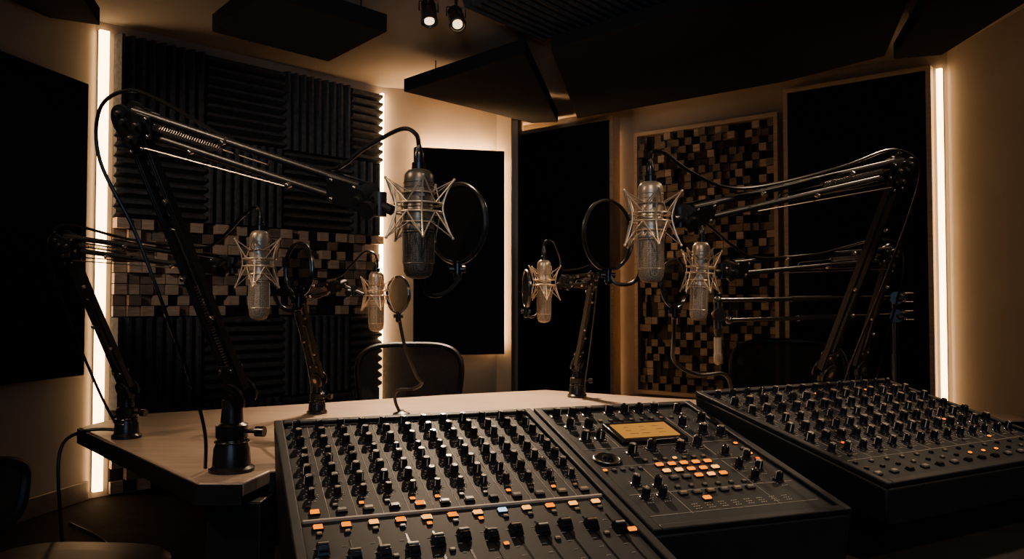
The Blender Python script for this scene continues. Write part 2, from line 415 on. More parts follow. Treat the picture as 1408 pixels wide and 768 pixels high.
# ------------------------------------------------------------------ desks
desk = empty("studio_desk", (0, 3.0, 0), "angular wooden podcast desk with dark pedestals", "desk")
TOP = [(-1.40, 2.60), (-1.38, 2.90), (-0.81, 3.22), (-0.30, 3.52), (0.156, 3.73), (0.62, 3.42), (1.35, 3.08), (1.80, 2.9), (1.80, 2.75), (1.22, 2.70), (0.49, 2.31), (0.03, 2.15), (-0.58, 1.93), (-0.60, 1.80), (-0.70, 1.80)]
mb = MB(); mb.prism(TOP, 0.718, 0.75); mb.obj("tabletop", [M['desk']], desk, bevel=0.004)
cx0, cy0 = 0.1, 2.75
mb = MB(); mb.prism([(cx0+(x-cx0)*1.004, cy0+(y-cy0)*1.004) for x, y in TOP], 0.700, 0.746); mb.obj("edge_band", [M['deskdark']], desk, label="dark desk edge band")
for c, s in (((-0.632, 2.06), (0.125, 0.46)), ((0.15, 3.3), (0.5, 0.08)), ((1.45, 2.88), (0.08, 0.25)), ((-0.85, 2.95), (0.06, 0.25))):
    mb = MB(); mb.box((c[0], c[1], 0.35), (s[0], s[1], 0.70)); mb.obj("pedestal", [M['deskdark']], desk, bevel=0.004)
cdk = empty("console_desk", (0.6, 1.6, 0), "low black equipment desk carrying the mixing consoles", "desk")
CT = [(-0.54, 1.84), (0.04, 2.06), (0.50, 2.25), (1.22, 2.62), (1.9, 2.66), (2.15, 1.2), (1.6, 0.62), (0.0, 0.62), (-0.30, 0.95)]
mb = MB(); mb.prism(CT, 0.56, 0.60); mb.obj("desktop", [M['deskdark']], cdk, bevel=0.004)
for c, s in (((-0.12, 1.45), (0.06, 0.6)), ((1.75, 1.6), (0.06, 0.8)), ((0.75, 2.2), (0.6, 0.05))):
    mb = MB(); mb.box((c[0], c[1], 0.28), (s[0], s[1], 0.56)); mb.obj("support_panel", [M['deskdark']], cdk)

# ------------------------------------------------------------------ consoles
def knob_mesh(nm, r, h, cap):
    mb = MB()
    prof = [(r*1.30, 0), (r*1.30, h*0.07), (r*1.04, h*0.12), (r*0.96, h*0.20), (r*0.86, h*0.84), (r*0.80, h*0.95), (r*0.66, h)]
    mb.lathe((0, 0, 0), (0, 0, 1), prof, 18, 0)
    for k in range(10):
        a = 2*pi*k/10; mb.box((cos(a)*r*0.90, sin(a)*r*0.90, h*0.50), (r*0.10, r*0.10, h*0.60), 0, Matrix.Rotation(a, 3, 'Z'))
    mb.disc((0, 0, h*1.01), (0, 0, 1), r*0.64, h*0.04, 14, 2)
    mb.box((0, r*0.42, h*1.04), (r*0.20, r*0.62, h*0.04), 1)
    mb.box((0, r*0.95, h*0.58), (r*0.20, r*0.10, h*0.70), 1)
    return mb.mesh(nm, [M['black'], M['white'], (M['black'], M['grey'], M['tan'])[cap]])
K1 = [knob_mesh("knob", 0.0095, 0.023, c) for c in (0, 1, 2)]
K2 = [knob_mesh("knob_small", 0.0078, 0.018, c) for c in (0, 1, 2)]
K3 = [knob_mesh("knob_large", 0.0115, 0.025, c) for c in (0, 1, 2)]
def button_mesh(nm, sx, sy, h, m):
    mb = MB(); mb.box((0, 0, h*0.25), (sx*1.15, sy*1.2, h*0.5), 0); mb.hexa([V(-sx*.45, -sy*.42, h), V(sx*.45, -sy*.42, h), V(sx*.45, sy*.42, h), V(-sx*.45, sy*.42, h)], [V(-sx*.5, -sy*.5, h*.5), V(sx*.5, -sy*.5, h*.5), V(sx*.5, sy*.5, h*.5), V(-sx*.5, sy*.5, h*.5)], 1)
    return mb.mesh(nm, [M['black'], m])
BT = {k: button_mesh("button_"+k, 0.017, 0.011, 0.007, M[k]) for k in ('amber', 'cream', 'cool', 'red', 'grey', 'tan', 'black')}
BS = {k: button_mesh("button_small_"+k, 0.009, 0.007, 0.005, M[k]) for k in ('amber', 'cream', 'cool', 'red', 'grey', 'tan', 'black')}
def fader_mesh(topm):
    mb = MB(); mb.hexa([V(-.009, -.007, .016), V(.009, -.007, .016), V(.009, .007, .016), V(-.009, .007, .016)], [V(-.011, -.016, .002), V(.011, -.016, .002), V(.011, .016, .002), V(-.011, .016, .002)], 0)
    mb.box((0, 0, .017), (.018, .003, .002), 1); mb.box((0, 0, 0.0), (.003, .006, .006), 0)
    mb.box((0, -.0135, .009), (.016, .004, .003), 0)
    return mb.mesh("fader_cap", [M['black'], topm])
FD = [fader_mesh(M['white']), fader_mesh(M['tan'])]

def rotM(bl, yaw, L, drop, zb):
    t = math.atan2(drop, L); s, c = sin(yaw), cos(yaw)
    X = V(c, s, 0); Y = V(-s*cos(t), c*cos(t), sin(t)); Z = X.cross(Y)
    m = Matrix.Identity(4)
    for i in range(3): m[i][0] = X[i]; m[i][1] = Y[i]; m[i][2] = Z[i]; m[i][3] = (bl[0], bl[1], zb)[i]
    return m, L/cos(t)
class Console:
    def __init__(s, bl, yaw, w, L, zb, drop, zf, label, slab=None):
        s.Mx, s.Ls = rotM(bl, radians(yaw), L, drop, zb); s.w = w
        s.e = empty("mixing_console", (s.Mx @ V(w/2, -s.Ls/2, 0)).xy.to_3d()+V(0, 0, zf), label, "mixing console", "black mixing consoles")
        Mx, Ls = s.Mx, s.Ls
        top = [Mx @ V(0, 0, 0), Mx @ V(w, 0, 0), Mx @ V(w, -Ls, 0), Mx @ V(0, -Ls, 0)]
        cen = sum(top, V(0, 0, 0))/4
        if slab:
            bot = [V(v.x, v.y, v.z-slab) for v in top]
            bot = [V(cen.x+(v.x-cen.x)*0.985, cen.y+(v.y-cen.y)*0.985, v.z) for v in bot]
            t2 = [V(cen.x+(v.x-cen.x)*0.90, cen.y+(v.y-cen.y)*0.86, v.z+0.005) for v in bot]
            mb = MB(); mb.hexa(t2, [V(v.x, v.y, zf) for v in t2]); mb.obj("wedge_stand", [M['deskdark']], s.e)
        else:
            bot = [V(cen.x+(v.x-cen.x)*0.97, cen.y+(v.y-cen.y)*0.97, zf) for v in top]
        mb = MB(); mb.hexa(top, bot); mb.frame = Matrix.Rotation(radians(yaw), 4, 'Z')
        mb.obj("housing", [M['console']], s.e, bevel=0.006)
        mb = MB(Mx); r = 0.020; hh = 0.012
        mb.box((r/2, -Ls/2, hh/2), (r, Ls, hh)); mb.box((w-r/2, -Ls/2, hh/2), (r, Ls, hh))
        mb.box((w/2, -r/2, hh/2), (w-2*r, r, hh)); mb.box((w/2, -Ls+r/2, hh/2), (w-2*r, r, hh))
        mb.obj("rim", [M['console']], s.e, bevel=0.003)
        s.fp = MB(Mx); s.fp.box((w/2, -Ls/2, 0.001), (w-2*r-0.002, Ls-2*r-0.002, 0.004), 0)
    def put(s, me, name, u, v, h=0.003, rot=0.0, label=None):
        ob = bpy.data.objects.new(name, me); COL.objects.link(ob); ob.parent = s.e
        ob.matrix_basis = Matrix.Translation(-s.e.location) @ s.Mx @ Matrix.Translation((u, -v, h)) @ Matrix.Rotation(rot, 4, 'Z')
        if label: ob["label"] = label
    def ticks(s, u, v, r):
        for k in range(9):
            a = radians(225-k*33.75)
            s.fp.box((u+cos(a)*r, -v+sin(a)*r, 0.0034), (0.0034, 0.0011, 0.0008), 1, Matrix.Rotation(a, 3, 'Z'))
    def knob(s, set_, u, v, w=(0.6, 0.25, 0.15)):
        rr = 0.0162 if set_ is K1 else (0.0190 if set_ is K3 else 0.0135)
        s.ticks(u, v, rr)
        s.put(random.choices(set_, w)[0], "knob", u, v, rot=radians(random.uniform(-120, 120)+ (180 if random.random() < .65 else 0)))
    def line(s, u0, v0, u1, v1, t=0.0010):
        s.fp.box(((u0+u1)/2, -(v0+v1)/2, 0.0034), (max(abs(u1-u0), t), max(abs(v1-v0), t), 0.0008), 1)
    def dashes(s, u, v, n=3, w=0.004):
        for k in range(n): s.fp.box((u+(k-(n-1)/2)*(w+0.0015), -v, 0.0034), (w*random.uniform(.6, 1), 0.0022, 0.0008), 1)

c1 = Console((-0.56, 1.89), 20, 0.647, 0.85, 0.865, 0.212, 0.60, "wide black channel mixer with knob rows, lit buttons and faders")
for i in range(12):
    u = 0.048+i*0.050
    for j in range(8):
        st_ = K2 if j in (3, 7) else K1
        c1.knob(st_, u+(0.004 if j == 3 else 0), 0.046+j*0.0475, (0.35, 0.50, 0.15)); c1.dashes(u, 0.046+j*0.0475+0.021)
    if i < 11: c1.line(u+0.025, 0.03, u+0.025, 0.47, 0.0008)
    c1.put(BS[random.choice(('tan', 'grey', 'amber', 'black'))], "button", u-0.010, 0.424)
    c1.put(BT['amber' if i in (0, 4) else random.choice(('tan', 'grey', 'grey', 'black'))], "button", u, 0.447)
    lit = ('amber', 'amber', 'cream', 'amber', 'cream', 'amber', 'cream', 'cool', 'cream', 'amber', 'cream', 'cream')[i]
    c1.put(BT[lit], "button", u, 0.503, label="lit square channel button")
    c1.put(BS[random.choice(('grey', 'tan', 'amber', 'grey'))], "button", u, 0.524)
    c1.fp.box((u, -0.69, 0.0034), (0.004, 0.28, 0.001), 2)
    for k in range(9): c1.line(u-0.016, 0.57+k*0.03, u-0.008, 0.57+k*0.03, 0.001)
    c1.put(random.choice(FD), "fader_cap", u, 0.560+random.choice((0.0, 0.01, 0.03, 0.05, 0.02)))
    if i % 2 == 0: c1.put(BS['amber' if i in (0, 6) else 'tan'], "button", u+0.018, 0.62)
c1.put(BT['amber'], "button", 0.62, 0.62)
c1.fp.box((0.3235, -0.478, 0.005), (0.60, 0.005, 0.006), 1)
c1.line(0.03, 0.024, 0.62, 0.025)
c1.fp.obj("faceplate", [M['plate'], M['print'], M['black']], c1.e)

c2 = Console((0.055, 2.113), 20, 0.475, 0.62, 0.865, 0.155, 0.60, "black master section with backlit screen and jog wheel")
for u in (0.045, 0.090, 0.135): c2.knob(K3, u, 0.05, (1, 1, 0))
for u in (0.20, 0.245, 0.29, 0.335): c2.knob(K3, u, 0.045, (1, 1, 0))
for u, v in ((0.40, 0.06), (0.43, 0.13), (0.39, 0.20), (0.43, 0.22), (0.36, 0.15), (0.055, 0.12), (0.10, 0.13), (0.14, 0.29), (0.20, 0.275), (0.27, 0.29), (0.33, 0.27), (0.07, 0.44), (0.115, 0.455), (0.36, 0.40), (0.40, 0.42), (0.06, 0.20), (0.10, 0.20), (0.10, 0.50), (0.06, 0.50), (0.36, 0.46), (0.41, 0.48), (0.37, 0.33), (0.41, 0.36)):
    c2.knob(K1 if v > 0.3 else K3, u, v, (0.50, 0.38, 0.12)); c2.dashes(u, v+0.023)
mb = MB(c2.Mx); mb.box((0.23, -0.185, 0.008), (0.185, 0.115, 0.010)); mb.obj("screen_bezel", [M['black']], c2.e, bevel=0.003)
mb = MB(c2.Mx); mb.box((0.23, -0.185, 0.0135), (0.155, 0.082, 0.002), 0)
for k in range(3):
    for q in range(3): mb.box((0.185+q*0.042+random.uniform(-.006, .006), -0.166-k*0.020, 0.0150), (random.uniform(0.010, 0.026), 0.0022, 0.0004), 1)
mb.obj("display_screen", [M['lcd'], M['lcdink']], c2.e, label="glowing amber display screen")
mb = MB(c2.Mx); mb.lathe((0.062, -0.315, 0.002), (0, 0, 1), [(0.033, 0), (0.033, 0.005), (0.028, 0.007), (0.026, 0.006), (0.012, 0.006), (0.010, 0.012), (0.002, 0.013)], 32); mb.torus((0.062, -0.315, 0.008), (0, 0, 1), 0.029, 0.0015, 32, 6, 1)
mb.obj("jog_wheel", [M['black'], M['steel']], c2.e)
for j in range(3):
    for i in range(5):
        k = random.choice(('amber', 'cream', 'cream', 'amber')) if not (j == 2 and i < 2) else 'grey'
        c2.put(BT[k], "button", 0.17+i*0.032, 0.365+j*0.032)
for i in range(4): c2.put(BS[('amber', 'tan', 'cream', 'red')[i]], "button", 0.435, 0.28+i*0.03)
for i in range(6): c2.put(BT['grey' if i % 2 else 'tan'], "button", 0.15+i*0.034, 0.50)
for i in range(6): c2.put(BS['grey'], "button", 0.155+i*0.034, 0.47)
for i in range(5): c2.put(BS['amber' if i == 0 else 'grey'], "button", 0.03+i*0.022, 0.37)
for i in range(7): c2.put(BS['grey' if i != 3 else 'cream'], "button", 0.15+i*0.026, 0.335)
for i in range(9): c2.put(BS['grey' if i % 3 else 'tan'], "button", 0.15+i*0.030, 0.095)
c2.put(BT['amber'], "button", 0.19, 0.53)
for u0, v0, u1, v1 in ((0.03, 0.352, 0.44, 0.353), (0.125, 0.36, 0.126, 0.58), (0.34, 0.36, 0.341, 0.58), (0.03, 0.09, 0.12, 0.091), (0.03, 0.485, 0.44, 0.486), (0.03, 0.575, 0.44, 0.576), (0.345, 0.09, 0.346, 0.33), (0.125, 0.02, 0.126, 0.25), (0.03, 0.255, 0.44, 0.256)):
    c2.line(u0, v0, u1, v1)
for k in range(24): c2.dashes(0.15+(k % 8)*0.032, 0.545+(k//8)*0.009, 3)
c2.fp.obj("faceplate", [M['plate'], M['print']], c2.e)

c3 = Console((0.510, 2.245), 29, 0.81, 0.60, 0.895, 0.14, 0.60, "long black mixer angled outward with dense knobs", slab=0.085)
for i in range(14):
    u = 0.043+i*0.0557
    for j in range(7):
        v = 0.045+j*0.0645
        c3.knob(K3 if j % 3 else K1, u, v, (0.40, 0.50, 0.10)); c3.dashes(u, v+0.024)
        if (i*3+j) % 2 == 0 and i < 13:
            c3.put(BS[random.choices(('tan', 'grey', 'cream', 'amber', 'red', 'black'), (1, 4, 0.6, 1.5, 1.2, 5))[0]], "button", u+0.028, v+0.030)
    if i < 13: c3.line(u+0.028, 0.03, u+0.028, 0.48, 0.0008)
    c3.put(BS[random.choices(('grey', 'tan', 'amber', 'black', 'red'), (4, 1.0, 1.5, 3, 1))[0]], "button", u, 0.50)
    c3.put(BS[random.choice(('grey', 'black', 'amber', 'black', 'black'))], "button", u, 0.53)
    c3.put(BT[random.choice(('grey', 'black', 'black'))], "button", u, 0.56)
c3.line(0.03, 0.482, 0.78, 0.483)
c3.fp.obj("faceplate", [M['plate'], M['print']], c3.e)

# ------------------------------------------------------------------ boom arms
def boom_arm(base, hinge, elbow, end, tip, cable, s, label, bs=1.15):
    base, hinge, elbow, end, tip = [V(*p) for p in (base, hinge, elbow, end, tip)]
    e = empty("microphone_boom", base, label, "microphone arm", "spring microphone boom arms")
    n = (elbow-hinge).cross(end-elbow).normalized()
    if n.y > 0: n = -n
    S = s*bs
    mb = MB(); hz = hinge.z-base.z-0.03*s
    mb.lathe(base, (0, 0, 1), [(0.038*S, 0), (0.038*S, 0.008), (0.032*S, 0.014), (0.030*S, hz*0.35), (0.024*S, hz*0.50), (0.027*S, hz*0.53), (0.027*S, hz*0.72), (0.019*S, hz*0.76), (0.017*S, hz)], 24)
    for q in (0.36, 0.46): mb.torus(base+V(0, 0, hz*q), (0, 0, 1), 0.028*S, 0.002, 24, 6)
    mb.cyl(base+V(0.026*S, -0.01, hz*0.63), base+V(0.050*S, -0.018, hz*0.63), 0.004*s); mb.cyl(base+V(0.045*S, -0.016, hz*0.63), base+V(0.060*S, -0.02, hz*0.63), 0.011*s)
    mb.obj("clamp_base", [M['black']], e)
    foot = V(base.x, base.y, base.z+hz)
    mb = MB(); mb.cyl(foot-V(0, 0, 0.004), foot+V(0, 0, 0.015*s), 0.022*s); mb.tube([foot, hinge], 0.015*s)
    for sg in (-1, 1):
        mb.disc(hinge+n*sg*0.018*s, n, 0.030*s, 0.006*s, 24); mb.disc(hinge+n*sg*0.023*s, n, 0.010*s, 0.006*s, 12, 1)
    mb.disc(hinge+n*0.024*s, n, 0.020*s, 0.003*s, 24)
    mb.obj("base_joint", [M['blackm'], M['steel']], e)
    def arm(p, q, name, th):
        d = (q-p).normalized(); o = n.cross(d).normalized(); L = (q-p).length
        w = 0.020*s
        Rm = Matrix((d, o, n)).transposed()
        mb = MB()
        for sg in (-1, 1):
            if th is None:
                a = p+d*0.01+o*sg*w; b = q-d*0.01+o*sg*w*0.85
                mb.cyl(a, b, 0.0072*s, n=14)
            else:
                mb.box((p+q)/2+o*sg*w, (L*0.97, th*s, 0.017*s), 0, Rm)
                mb.box((p+q)/2+o*sg*w+n*0.0090*s, (L*0.85, 0.004*s, 0.002*s), 0, Rm)
        for c in (p+d*0.035*s, q-d*0.035*s):
            for sg in (-1, 1):
                mb.box(c+n*sg*0.0115*s, (0.070*s, 0.048*s, 0.003*s), 0, Rm)
                for so in (-1, 1):
                    for sd in (-1, 1): mb.disc(c+n*sg*0.0145*s+o*so*w*0.85+d*(sd*0.024*s), n, 0.0042*s, 0.004*s, 10, 1)
        for q_, so in ((0.45, 1), (0.72, -1), (0.30, -1)):
            c = p+d*L*q_+o*w*so; mb.cyl(c, c+n*0.016*s, 0.005*s, mi=1)
        mb.obj(name, [M['blackm'], M['steel']], e, bevel=0.0016)
        mb = MB(); a0, a1 = (0.10, 0.42); N = 30
        x, y, _ = frame_from(d); pts = []
        for k in range(N*7+1):
            t = k/(N*7); an = 2*pi*N*t
            pts.append(p+d*L*(a0+(a1-a0)*t)+(x*cos(an)+y*sin(an))*0.0065*s)
        mb.tube(pts, 0.0013*s, 5)
        mb.tube([p+d*L*a1, p+d*L*0.62, p+d*L*0.63+o*w*0.9], 0.0018*s, 6)
        mb.tube([p+d*0.02, p+d*L*a0], 0.0018*s, 6)
        mb.obj("tension_spring", [M['bronze']], e)
    arm(hinge, elbow, "lower_arm", 0.0130); arm(elbow, end, "upper_arm", None)
    d1 = (elbow-hinge).normalized(); d2 = (end-elbow).normalized()
    mb = MB()
    o2 = n.cross(d2).normalized()
    if o2.z > 0: o2 = -o2
    L2 = (end-elbow).length
    for sg in (-1, 1):
        a = elbow-d1*0.05*s+n*sg*0.012*s; b = elbow+d2*L2*0.72+o2*0.024*s+n*sg*0.010*s
        mb.tube([a, b], 0.0018*s, 6)
    mb.obj("tension_rod", [M['steel']], e)
    mb = MB()
    for sg in (-1, 1):
        for c, r in ((elbow, 0.032), (elbow-d1*0.026*s, 0.025), (elbow+d2*0.026*s, 0.025)):
            mb.disc(c+n*sg*0.016*s, n, r*s, 0.006*s, 24)
        for c in (elbow+d1*0.014*s-d2*0.006*s, elbow-d1*0.034*s, elbow+d2*0.034*s, elbow): mb.disc(c+n*sg*0.0205*s, n, 0.0055*s, 0.006*s, 10, 1)
    mb.obj("elbow_joint", [M['blackm'], M['steel']], e)
    mb = MB(); d3 = (tip-end).normalized()
    mb.ball(end, 0.019*s); mb.cyl(end, end+d3*0.02*s, 0.014*s); mb.cyl(end, tip, 0.0085*s); mb.disc(end, n, 0.021*s, 0.040*s, 18)
    m_ = end+(tip-end)*0.55
    mb.cyl(m_-V(0, 0, 0.020*s), m_+V(0, 0, 0.020*s), 0.012*s); mb.cyl(m_, m_+n*0.03*s, 0.006*s); mb.disc(m_+n*0.033*s, n, 0.015*s, 0.010*s, 14)
    mb.disc(end+n*0.022*s, n, 0.007*s, 0.006*s, 10, 1)
    mb.obj("tip_joint", [M['blackm'], M['steel']], e)
    mb = MB(); mb.tube(smooth_path(cable), 0.0040*min(s, 1.05), 8); mb.obj("cable", [M['rubber']], e)
    return e

def microphone(c, s, dark, label, rot=0.3, tilt=0.0, wr=1.0):
    c = V(*c)
    e = empty("studio_microphone", c, label, "microphone", "hanging condenser microphones")
    T = Matrix.Translation(c) @ Matrix.Rotation(tilt, 4, 'Y') @ Matrix.Rotation(rot, 4, 'Z') @ Matrix.Diagonal((s*wr, s*wr, s, 1))
    fr = Matrix.Rotation(tilt, 4, 'Y') @ Matrix.Rotation(rot, 4, 'Z')
    mb = MB(T, fr)
    mb.lathe((0, 0, -0.012), (0, 0, 1), [(0.0295, 0), (0.0295, 0.006), (0.0285, 0.008), (0.0285, 0.030), (0.0288, 0.032), (0.0275, 0.034), (0.0275, 0.090), (0.0265, 0.102), (0.020, 0.110), (0.014, 0.112)], 32)
    for z in (0.024, 0.030, 0.036, 0.066, 0.075): mb.torus((0, 0, z), (0, 0, 1), 0.0277, 0.0009, 32, 6)
    mb.box((0, -0.0285, 0.05), (0.010, 0.002, 0.004), 1); mb.disc((0, -0.0278, 0.060), (0, 1, 0), 0.005, 0.003, 16, 1)
    mb.obj("body", [M['bronze' if dark else 'champ'], M['steel']], e)
    mb = MB(T, fr)
    mb.lathe((0, 0, -0.012), (0, 0, -1), [(0.0275, 0), (0.0282, 0.01), (0.0282, 0.062), (0.0268, 0.076), (0.022, 0.085), (0.012, 0.089), (0.002, 0.090)], 32, 0)
    mb.torus((0, 0, -0.016), (0, 0, 1), 0.0286, 0.0016, 32, 6, 1); mb.torus((0, 0, -0.074), (0, 0, 1), 0.0275, 0.0014, 32, 6, 1)
    for k in range(2):
        a = pi*k; mb.box((cos(a)*0.0285, sin(a)*0.0285, -0.045), (0.002, 0.004, 0.056), 1, Matrix.Rotation(a, 3, 'Z'))
    mb.obj("grille", [M['grilled' if dark else 'grillel'], M['bronze' if dark else 'champ']], e)
    mb = MB(T, fr); mb.lathe((0, 0, 0.100), (0, 0, 1), [(0.013, 0), (0.013, 0.012), (0.0095, 0.014), (0.0095, 0.030), (0.007, 0.034), (0.0045, 0.046)], 20)
    mb.obj("connector", [M['black']], e)
    mb = MB(T, fr); z0 = 0.010
    for z in (0.010, 0.026): mb.torus((0, 0, z+z0), (0, 0, 1), 0.044, 0.0018, 40, 8)
    for z in (-0.008, 0.046): mb.torus((0, 0, z+z0), (0, 0, 1), 0.0305, 0.0016, 36, 6)
    nP = 5
    for k in range(nP):
        a = 2*pi*(k+0.5)/nP+0.25
        u = V(cos(a), sin(a), 0)
        up = u*0.066+V(0, 0, 0.070+z0); dn = u*0.064+V(0, 0, -0.038+z0)
        mb.tube(smooth_path([up, u*0.054+V(0, 0, 0.050+z0), u*0.045+V(0, 0, 0.018+z0), u*0.054+V(0, 0, -0.016+z0), dn], 5), 0.0018, 7)
        mb.ball(up, 0.0030, n=8); mb.ball(dn, 0.0030, n=8)
        for sg in (-1, 1):
            b = a+sg*pi/nP*0.9; w = V(cos(b), sin(b), 0)
            mb.tube([up, w*0.0305+V(0, 0, 0.046+z0)], 0.0010, 6, 1); mb.tube([dn, w*0.0305+V(0, 0, -0.008+z0)], 0.0010, 6, 1)
            b2 = a+sg*pi/nP; w2 = V(cos(b2), sin(b2), 0)
            mb.tube([up, w2*0.044+V(0, 0, 0.026+z0)], 0.0013, 6, 0); mb.tube([dn, w2*0.044+V(0, 0, 0.010+z0)], 0.0013, 6, 0)
    mb.obj("shock_mount", [M['mount'], M['cord']], e, label="pale metal spider shock mount")
    return e

def pop_filter(c, nrm, Rr, neck, label, base=False):
    c = V(*c); nrm = V(*nrm).normalized()
    e = empty("pop_filter", c, label, "pop filter", "round pop filters")
    mb = MB(); mb.torus(c, nrm, Rr, 0.0038, 56, 10)
    mb.torus(c+nrm*0.005, nrm, Rr-0.001, 0.0025, 56, 6)
    mb.obj("hoop", [M['hoop']], e)
    mb = MB(); mb.disc(c, nrm, Rr-0.003, 0.0012, 48); mb.obj("screen_mesh", [M['screen']], e, label="sheer black nylon screen")
    b = V(neck[0][0], neck[0][1], neck[0][2])
    mb = MB(); mb.cyl(b+V(0, 0, 0.008), b-V(0, 0, 0.020), 0.009); mb.cyl(b-V(0.016, 0, 0.008), b+V(0.016, 0, -0.008), 0.0065); mb.ball(b-V(0, 0, 0.022), 0.009); mb.obj("hoop_clamp", [M['black']], e)
    mb = MB(); mb.tube(smooth_path(neck, 10), 0.0060 if base else 0.0048, 8)
    if base: mb.lathe(neck[-1], (0, 0, 1), [(0.032, 0), (0.030, 0.008), (0.012, 0.014), (0.006, 0.02)], 20)
    mb.obj("gooseneck", [M['blackm']], e)

boom_arm((-0.672, 1.93, .75), (-.650, 1.92, .936), (-.825, 1.72, 1.548), (-.278, 1.5, 1.350), (-.222, 1.478, 1.322),
  [(-.172,1.47,1.435),(-.177,1.47,1.462),(-.209,1.49,1.476),(-.278,1.5,1.442),(-.344,1.52,1.406),(-.459,1.56,1.432),(-.595,1.62,1.494),(-.738,1.66,1.575),(-.816,1.68,1.600),(-.882,1.7,1.565),(-.890,1.72,1.458),(-.830,1.76,1.305),(-.772,1.8,1.112),(-.735,1.86,.944),(-.725,1.90,.841),(-.735,1.93,.756)],
  1.12, "large black spring arm clamped at desk edge, reaching high", 1.25)
microphone((-.172, 1.47, 1.297), 1.0, True, "dark bronze condenser microphone hanging in champagne shock mount")
pop_filter((-.108, 1.585, 1.309), (-.66, -.75, 0), 0.079, [(-.108,1.585,1.226),(-.110,1.575,1.19),(-.137,1.56,1.168),(-.165,1.545,1.172),(-.174,1.53,1.22),(-.175,1.518,1.305)], "large round black pop filter behind the dark microphone")
boom_arm((-1.150, 2.40, .75), (-1.135, 2.37, .90), (-1.232, 2.2, 1.318), (-.700, 1.92, 1.243), (-.610, 1.815, 1.235),
  [(-.569,1.8,1.352),(-.578,1.8,1.368),(-.619,1.82,1.345),(-.683,1.86,1.297),(-.757,1.92,1.285),(-.977,2.05,1.313),(-1.208,2.2,1.365),(-1.275,2.22,1.352),(-1.305,2.24,1.297),(-1.268,2.28,1.123),(-1.205,2.33,.91),(-1.188,2.40,.80),(-1.20,2.47,.756)],
  0.95, "black spring arm at outer desk corner, bent low")
microphone((-.569, 1.8, 1.214), 1.0, False, "champagne condenser microphone in spider mount over desk", 0.1, 0, 0.80)
pop_filter((-.490, 1.84, 1.228), (-.72, -.69, 0), 0.0615, [(-.490,1.84,1.164),(-.505,1.85,1.135),(-.54,1.85,1.15),(-.562,1.838,1.225)], "small black pop filter turned partly edge on")
boom_arm((-.711, 2.93, .75), (-.703, 2.92, .876), (-.765, 2.85, 1.185), (-.585, 2.74, 1.212), (-.500, 2.705, 1.178),
  [(-.458,2.7,1.295),(-.465,2.7,1.318),(-.50,2.71,1.325),(-.55,2.73,1.28),(-.60,2.76,1.242),(-.70,2.81,1.235),(-.775,2.85,1.235),(-.79,2.87,1.17),(-.755,2.90,1.0),(-.735,2.94,.85),(-.745,2.98,.755)],
  0.85, "short black spring arm standing on far desk side")
microphone((-.458, 2.7, 1.157), 1.0, False, "champagne condenser microphone over far desk edge", 0.5, 0, 0.92)
pop_filter((-.386, 2.72, 1.18), (-.70, -.71, 0), 0.062, [(-.386,2.72,1.115),(-.365,2.74,1.0),(-.33,2.78,.90),(-.315,2.8,.872),(-.35,2.83,.85),(-.41,2.85,.84),(-.415,2.86,.80),(-.395,2.87,.752)], "small black pop filter on curved desk stand", True)
boom_arm((.278, 3.44, .75), (.277, 3.42, .892), (.323, 3.2, 1.249), (.188, 2.82, 1.228), (.150, 2.72, 1.21),
  [(.108,2.7,1.338),(.113,2.7,1.36),(.14,2.72,1.362),(.165,2.76,1.31),(.18,2.82,1.27),(.25,3.0,1.28),(.32,3.2,1.30),(.345,3.24,1.25),(.33,3.35,1.0),(.31,3.43,.80),(.32,3.47,.755)],
  0.95, "slim black spring arm standing at the far desk point")
microphone((.108, 2.7, 1.192), 1.05, False, "champagne condenser microphone near the desk point", 0.2, 0, 0.82)
pop_filter((.047, 2.7, 1.199), (.97, .16, 0), 0.064, [(.047,2.7,1.132),(.06,2.72,1.105),(.09,2.75,1.12),(.105,2.748,1.20)], "small black pop filter seen edge on")
boom_arm((1.06, 2.72, .75), (1.05, 2.70, .926), (1.125, 2.3, 1.545), (.41, 1.86, 1.355), (.356, 1.765, 1.335),
  [(.304,1.75,1.462),(.310,1.75,1.484),(.34,1.76,1.480),(.403,1.8,1.448),(.506,1.88,1.424),(.631,1.95,1.440),(.871,2.1,1.510),(1.09,2.28,1.590),(1.175,2.3,1.55),(1.185,2.36,1.44),(1.160,2.52,1.188),(1.135,2.68,.954),(1.12,2.76,.80),(1.14,2.80,.756)],
  1.12, "large black spring arm clamped behind the side console")
microphone((.304, 1.75, 1.307), 1.1, False, "champagne condenser microphone hanging above master console", 0.15, 0, 0.93)
pop_filter((.225, 1.87, 1.31), (.64, -.77, 0), 0.082, [(.225,1.87,1.224),(.245,1.86,1.195),(.29,1.84,1.21),(.303,1.803,1.31)], "large round black pop filter beside champagne microphone")
boom_arm((1.26, 2.90, .75), (1.24, 2.88, .925), (1.29, 2.72, 1.318), (.60, 2.2, 1.245), (.535, 2.115, 1.23),
  [(.493,2.1,1.348),(.50,2.1,1.366),(.53,2.12,1.352),(.60,2.18,1.31),(.69,2.25,1.279),(.93,2.43,1.30),(1.20,2.64,1.36),(1.32,2.72,1.345),(1.35,2.76,1.25),(1.32,2.84,1.0),(1.31,2.92,.82),(1.33,2.96,.756)],
  1.0, "long black spring arm behind another arm")
microphone((.493, 2.1, 1.209), 1.02, False, "champagne condenser microphone on a low long arm", 0.4, 0.05, 0.82)
pop_filter((.447, 2.2, 1.205), (.72, -.69, 0), 0.066, [(.447,2.2,1.137),(.452,2.24,1.05),(.475,2.34,.98),(.56,2.42,.935),(.66,2.5,.93),(.70,2.56,.87),(.71,2.6,.752)], "small black pop filter on long curved gooseneck", True)

